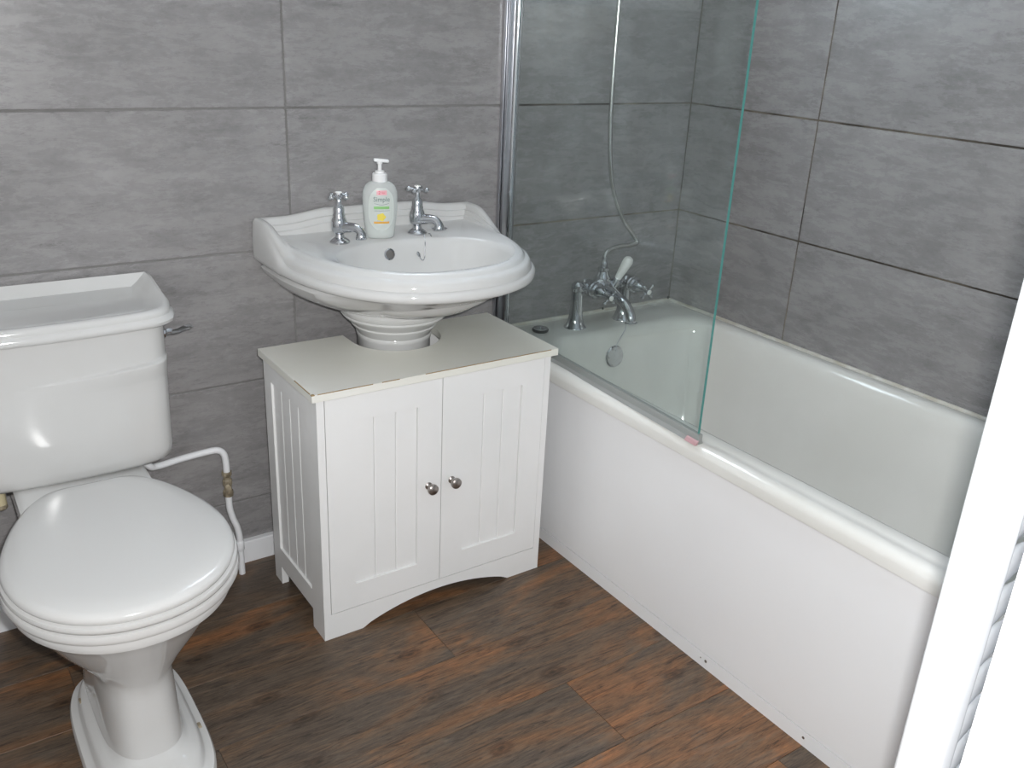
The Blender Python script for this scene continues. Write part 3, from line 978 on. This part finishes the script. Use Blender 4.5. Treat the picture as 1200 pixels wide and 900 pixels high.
def oval_shape(u, v):
    zc, hz_, hw = 0.066, 0.046, 0.028
    zz = zc + hz_ * (2 * v - 1)
    ww = hw * max(0.12, 1 - abs(2 * v - 1) ** 3.2) ** 0.5
    return (ww * (2 * u - 1), zz)


lab = patch('label', oval_shape, 'label', 0.0006, sb, 12, 14)
rect = lambda x0, x1, z0, z1: (lambda u, v: (x0 + (x1 - x0) * u, z0 + (z1 - z0) * v))
patch('green_band', rect(-0.017, 0.017, 0.0665, 0.0725), 'ink_green', 0.0010, lab, 8, 1)
patch('orange_band', rect(-0.017, 0.017, 0.0345, 0.0390), 'ink_orange', 0.0010, lab, 8, 1)
patch('yellow_flower', lambda u, v: (-0.001 + 0.0095 * math.sqrt(v) * math.cos(2 * pi * u) * (1 + 0.12 * math.cos(10 * pi * u)), 0.049 + 0.0085 * math.sqrt(v) * math.sin(2 * pi * u) * (1 + 0.12 * math.cos(10 * pi * u))), 'ink_yellow', 0.0010, lab, 20, 3)
patch('price_sticker', rect(-0.011, 0.0115, 0.097, 0.107), 'ink_pink', 0.0013, lab, 6, 3)


def text(name, s, size, xc, zc, mat, off, parent, sx=1.0):
    c = bpy.data.curves.new(name, 'FONT')
    c.body = s; c.size = size; c.align_x = 'CENTER'; c.align_y = 'CENTER'; c.resolution_u = 3
    t = bpy.data.objects.new(name, c); COL.objects.link(t)
    dg = bpy.context.evaluated_depsgraph_get()
    me = bpy.data.meshes.new_from_object(t.evaluated_get(dg))
    bpy.data.objects.remove(t)
    for v in me.vertices:
        v.co = wrap(xc + v.co.x * sx, zc + v.co.y, off)
    me.materials.clear()
    return obj(name, me, mat, parent)


text('lettering', 'Simple', 0.0150, 0.0, 0.0875, 'ink_dark', 0.0011, lab, 0.92)
text('sticker_lettering', '2', 0.010, -0.005, 0.102, 'ink_red', 0.0017, lab)
text('sticker_lettering', 'for', 0.006, 0.004, 0.102, 'ink_red', 0.0017, lab)
patch('fine_print', rect(-0.016, 0.018, 0.0625, 0.0633), 'ink_dark', 0.0010, lab, 8, 1)
patch('fine_print', lambda u, v: (0.016 * (2 * u - 1), 0.0785 - 0.003 * math.sin(pi * u) + 0.0008 * v), 'ink_dark', 0.0010, lab, 10, 1)

# ------------------------------------------------------------------ toilet
toi = thing('toilet', 'white traditional close-coupled toilet with lid closed', 'toilet')
TX = -0.521


def egg(hw, yb, yf, z, e=2.2, n=96, bw=0.53):
    """toilet plan: rounded front, sides drawing in to a narrower straight back"""
    ym = yb + (yf - yb) * 0.54
    out = []
    for i in range(n):
        a = 2 * pi * i / n
        c, s = math.cos(a), math.sin(a)
        if s < 0:    # front (towards -y)
            x = hw * math.copysign(abs(c) ** 0.95, c); y = ym - (ym - yf) * (-s) ** 0.95
        else:
            q = 7.0
            rr = (abs(c) ** q + abs(s) ** q) ** (-1 / q)
            k = rr * s
            x = hw * rr * c * (1 - (1 - bw) * max(0, k) ** 1.7); y = ym + (yb - ym) * k
        out.append(Vector((TX + x, y, z)))
    return out


def oblong(hw, yb, yf, z, e=2.6, n=96):
    ym = (yb + yf) / 2; hl = (yb - yf) / 2
    out = []
    for i in range(n):
        a = 2 * pi * i / n
        c, s = math.cos(a), math.sin(a)
        rr = (abs(c) ** e + abs(s) ** e) ** (-1 / e)
        out.append(Vector((TX + hw * rr * c, ym + hl * rr * s, z)))
    return out


loft('pan', [oblong(0.072, -0.24, -0.625, 0.02, 3.2), oblong(0.068, -0.24, -0.612, 0.06, 3.2), oblong(0.065, -0.24, -0.602, 0.12, 3.2), oblong(0.0645, -0.24, -0.598, 0.175, 3.0),
             oblong(0.066, -0.24, -0.598, 0.195, 2.8), egg(0.080, -0.23, -0.606, 0.212, bw=0.53), egg(0.106, -0.23, -0.622, 0.245, bw=0.53), egg(0.134, -0.23, -0.652, 0.290, bw=0.65), egg(0.151, -0.23, -0.680, 0.330, bw=0.53),
             egg(0.160, -0.24, -0.698, 0.355, bw=0.53), egg(0.163, -0.24, -0.703, 0.360, bw=0.53), egg(0.165, -0.24, -0.705, 0.364, bw=0.53), egg(0.175, -0.25, -0.717, 0.369, bw=0.53), egg(0.178, -0.25, -0.721, 0.382, bw=0.53), egg(0.175, -0.25, -0.717, 0.395, bw=0.53)],
     'ceramic', toi, smooth=45)
# stepped foot
FB, FF = -0.275, -0.690
loft('foot', [oblong(0.106 - d, FB - d * 0.6, FF + d * (1 + 20 * d), z, 3.4) for d, z in ((0, 0.0), (0, 0.016), (0.003, 0.022), (0.014, 0.025), (0.017, 0.029), (0.020, 0.040), (0.026, 0.046), (0.034, 0.050), (0.040, 0.056), (0.044, 0.068))],
     'ceramic', toi, smooth=40)
for hx_, hy_ in ((-0.602, -0.376), (-0.432, -0.554)):
    box('fixing_hole', -0.003, 0.003, -0.008, 0.008, -0.001, 0.0014, 'brass', toi, 0.0008, 1, loc=(hx_, hy_, 0.0415))
# rear shelf under the cistern
loft('rear_shelf', [rrect(TX - 0.09, TX + 0.09, -0.30, -0.05, 0.03, 0.18), rrect(TX - 0.105, TX + 0.105, -0.30, -0.03, 0.03, 0.34), rrect(TX - 0.118, TX + 0.118, -0.30, -0.02, 0.02, 0.36), rrect(TX - 0.118, TX + 0.118, -0.30, -0.02, 0.02, 0.403), rrect(TX - 0.112, TX + 0.112, -0.295, -0.026, 0.018, 0.4065)],
     'ceramic', toi, smooth=40)
# seat and lid
SF, SH = -0.736, 0.183
loft('seat', [egg(SH - d, -0.282 - d * 0.3, SF + d, z) for d, z in ((0.011, 0.395), (0.003, 0.3965), (0, 0.403), (0.002, 0.411), (0.009, 0.4135))], 'seat', toi, smooth=45)
loft('lid', [egg(SH - d, -0.282 - d * 0.3, SF + d, z) for d, z in ((0.011, 0.4135), (0.004, 0.415), (0.0015, 0.4205), (0.003, 0.426), (0.0095, 0.4275), (0.0075, 0.429), (0.0055, 0.435), (0.009, 0.4415), (0.018, 0.4455), (0.05, 0.4485), (0.12, 0.4495))], 'seat', toi, smooth=60)
for s in (-1, 1):
    tube('hinge', [(TX + s * 0.055, -0.268, 0.402), (TX + s * 0.055, -0.268, 0.425)], 0.009, 'chrome', toi, 12)
# cistern with bowed front and a proud arched lower field
CW, CZ0, CZ1 = 0.186, 0.408, 0.704
nzr, kk = 40, 14


def cist_ring(z, shrink=0.0):
    pts = []
    hw = CW - shrink + 0.006 * sstep(0.41, 0.70, z)
    yb, r = -0.012 - shrink, 0.045
    front = []
    for i in range(41):
        t = -1 + 2 * i / 40
        ax = abs(t)
        corner = max(0, (ax * hw - (hw - r)) / r)
        bow = 0.014 * (1 - t * t)
        crease = 0.617 + 0.010 * t
        lip = (1 - sstep(crease - 0.0005, crease + 0.0045, z)) * (0.35 + 0.65 * (1 - sstep(0.0, 0.045, crease - z)))
        proud = 0.010 * lip * sstep(-0.55, 0.85, t)
        yy = -(0.192 + bow + proud) + shrink + r * (1 - math.sqrt(max(0, 1 - min(1, corner) ** 2)))
        front.append(Vector((TX + hw * t, yy, z)))
    pts = front
    pts.append(Vector((TX + hw, yb, z)))
    for i in range(1, 8): pts.append(Vector((TX + hw - 2 * hw * i / 8, yb, z)))
    pts.append(Vector((TX - hw, yb, z)))
    return pts


zs = [CZ0 + 0.03 + (0.590 - CZ0 - 0.03) * i / 8 for i in range(9)] + [0.590 + 0.05 * i / 26 for i in range(1, 27)] + [0.66, 0.68, CZ1]
rings = [cist_ring(CZ0, 0.022), cist_ring(CZ0 + 0.003, 0.010), cist_ring(CZ0 + 0.012, 0.003)] + [cist_ring(z) for z in zs]
loft('cistern', rings, 'ceramic', toi, smooth=50)
# cistern lid: ogee edge, sunken tray, raised back and ends
LW = CW + 0.027


def lid_outline(d, z):
    hw = LW - d
    pts = []
    r = 0.055
    for i in range(33):
        t = -1 + 2 * i / 32
        corner = max(0, (abs(t) * hw - (hw - r)) / r)
        pts.append(Vector((TX + hw * t, -(0.214 + 0.015 * (1 - t * t) - d) + r * (1 - math.sqrt(max(0, 1 - min(1, corner) ** 2))), z)))
    nb = 8
    for i in range(1, nb + 1): pts.append(Vector((TX + hw, pts[32].y + (-0.006 - d * 0.3 - pts[32].y) * i / nb, z)))
    for i in range(1, 33): pts.append(Vector((TX + hw - 2 * hw * i / 32, -0.006 - d * 0.3, z)))
    y32 = pts[0].y
    for i in range(1, nb): pts.append(Vector((TX - hw, -0.006 - d * 0.3 + (y32 + 0.006 + d * 0.3) * i / nb, z)))
    return pts


def lid_ring(d, z, rise):
    pts = lid_outline(d, z)
    for p in pts:
        k = sstep(-0.19, -0.03, p.y)
        p.z += rise * k
    return pts


tray = [lid_ring(0.018, 0.702, 0), lid_ring(0.004, 0.702, 0), lid_ring(0.001, 0.705, 0), lid_ring(0.0, 0.711, 0.004), lid_ring(0.003, 0.717, 0.010), lid_ring(0.006, 0.720, 0.014), lid_ring(0.006, 0.724, 0.015),
        lid_ring(0.008, 0.730, 0.020), lid_ring(0.012, 0.733, 0.023), lid_ring(0.017, 0.733, 0.024), lid_ring(0.024, 0.7300, 0.021), lid_ring(0.036, 0.7280, 0.012), lid_ring(0.048, 0.727, 0.005)]
rng = lid_ring(0.058, 0.7265, 0.0)
for p in rng: p.y = min(p.y, -0.072)
tray.append(rng)
loft('cistern_lid', tray, 'ceramic', toi, smooth=40)
# flush lever on the end of the cistern
lvr = lathe('flush_lever', [(0.013, -0.004), (0.013, 0.004), (0.008, 0.008), (0.006, 0.020)], (TX + CW + 0.004, -0.135, 0.664), 'chrome', toi, axis=(1, 0, 0), n=16)
bm = bmesh.new()
pth = spline([(TX + CW + 0.020, -0.135, 0.662), (TX + CW + 0.032, -0.142, 0.664), (TX + CW + 0.044, -0.152, 0.672), (TX + CW + 0.058, -0.160, 0.678)], 6)
n = len(pth)
rings = []
for i, p in enumerate(pth):
    hw = 0.0055 + 0.006 * sstep(0.3, 0.8, i / n); ht = 0.0055 - 0.002 * i / n
    if i == n - 1: hw, ht = 0.006, 0.001
    rings.append([p + Vector((-0.3 * ht * math.sin(2 * pi * k / 12), hw * math.cos(2 * pi * k / 12), ht * math.sin(2 * pi * k / 12))) for k in range(12)])
add_loft(bm, rings)
obj('lever_paddle', bm_mesh(bm, 'lever_paddle'), 'chrome', lvr, smooth=60)
# fittings under the cistern
lathe('overflow_fitting', [(0.011, 0), (0.011, 0.028), (0.013, 0.030), (0.013, 0.052)], (-0.660, -0.125, 0.358), 'cream', toi, n=16)
lathe('overflow_cap', [(0.008, 0), (0.0115, 0.003), (0.0115, 0.011)], (-0.660, -0.125, 0.348), 'brass', toi, n=12)
bm = bmesh.new()
add_lathe(bm, [(0.006, 0), (0.006, 0.05)], (-0.632, -0.12, 0.360), n=10)
add_box(bm, -0.648, -0.616, -0.124, -0.116, 0.372, 0.390, 0.003)
obj('wing_nut', bm_mesh(bm, 'wing_nut'), 'black', toi, smooth=40)

# water pipe beside the toilet
pipe = thing('water_supply_pipe', 'white painted water pipe bending down the wall beside the toilet', 'pipe')
PY_ = -0.055
tube('upper_pipe', spline([(-0.400, -0.085, 0.395), (-0.375, -0.082, 0.352), (-0.355, -0.070, 0.340), (-0.300, PY_, 0.338), (-0.250, PY_, 0.341), (-0.220, PY_, 0.340), (-0.206, PY_, 0.326), (-0.203, PY_, 0.300), (-0.203, PY_, 0.276)], 8), 0.0078, 'gloss', pipe, 12)
vb = lathe('valve', [(0.0095, 0), (0.012, 0.002), (0.012, 0.014), (0.0095, 0.016), (0.0085, 0.026), (0.011, 0.030), (0.011, 0.042), (0.0085, 0.045), (0.0085, 0.052), (0.0115, 0.055), (0.0115, 0.064)], (-0.203, PY_, 0.218), 'brass', pipe, n=8, smooth=25)
lathe('valve_spindle', [(0.006, 0.0), (0.006, 0.016), (0.004, 0.017)], (-0.203, PY_, 0.250), 'brass', vb, axis=(-0.3, -1, 0), n=10)
tube('lower_pipe', spline([(-0.203, PY_, 0.224), (-0.203, PY_, 0.19), (-0.198, PY_, 0.160), (-0.189, PY_, 0.130), (-0.185, PY_, 0.100), (-0.185, PY_, 0.06), (-0.185, PY_, 0.0)], 8), 0.0078, 'gloss', pipe, 12)
lathe('pipe_socket', [(0.0085, 0), (0.0098, 0.002), (0.0098, 0.024), (0.0085, 0.026)], (-0.185, PY_, 0.066), 'gloss', pipe, n=14)

# ------------------------------------------------------------------ towel radiator beside the doorway
rad = thing('towel_radiator', 'white ladder towel radiator on the wall beside the doorway', 'radiator')
RY, RX0, RX1, RZ0, RZ1 = -1.640, -0.062, 0.40, 0.14, 1.50
for x in (RX0, RX1):
    loft('post', [rrect(x - 0.019, x + 0.019, RY - 0.019, RY + 0.019, 0.012, z, 6) if 0 < k < 3 else rrect(x - 0.014, x + 0.014, RY - 0.014, RY + 0.014, 0.010, z, 6) for k, z in enumerate((RZ0, RZ0 + 0.004, RZ1 - 0.004, RZ1))],
         'gloss', rad, smooth=40)
bm = bmesh.new()
pts = []
for i in range(13):
    t = i / 12
    pts.append((RX0 + 0.012 + (RX1 - RX0 - 0.024) * t, 0.004 + 0.055 * math.sin(pi * t), 0))
add_tube(bm, pts, 0.011, 12)
RUNG = bm_mesh(bm, 'rung'); RUNG.materials.append(MT['gloss']); RUNG.shade_smooth()
z = RZ0 + 0.05
k = 0
while z < RZ1 - 0.03:
    o = bpy.data.objects.new('rung', RUNG); COL.objects.link(o)
    o.location = (0, RY, z); o.parent = rad
    z += 0.050
for x in (RX0, RX1):
    for z in (0.3, 1.35):
        lathe('bracket', [(0.02, 0), (0.02, 0.006), (0.009, 0.008), (0.009, 0.062)], (x, YF, z), 'gloss', rad, axis=(0, 1, 0), n=14)
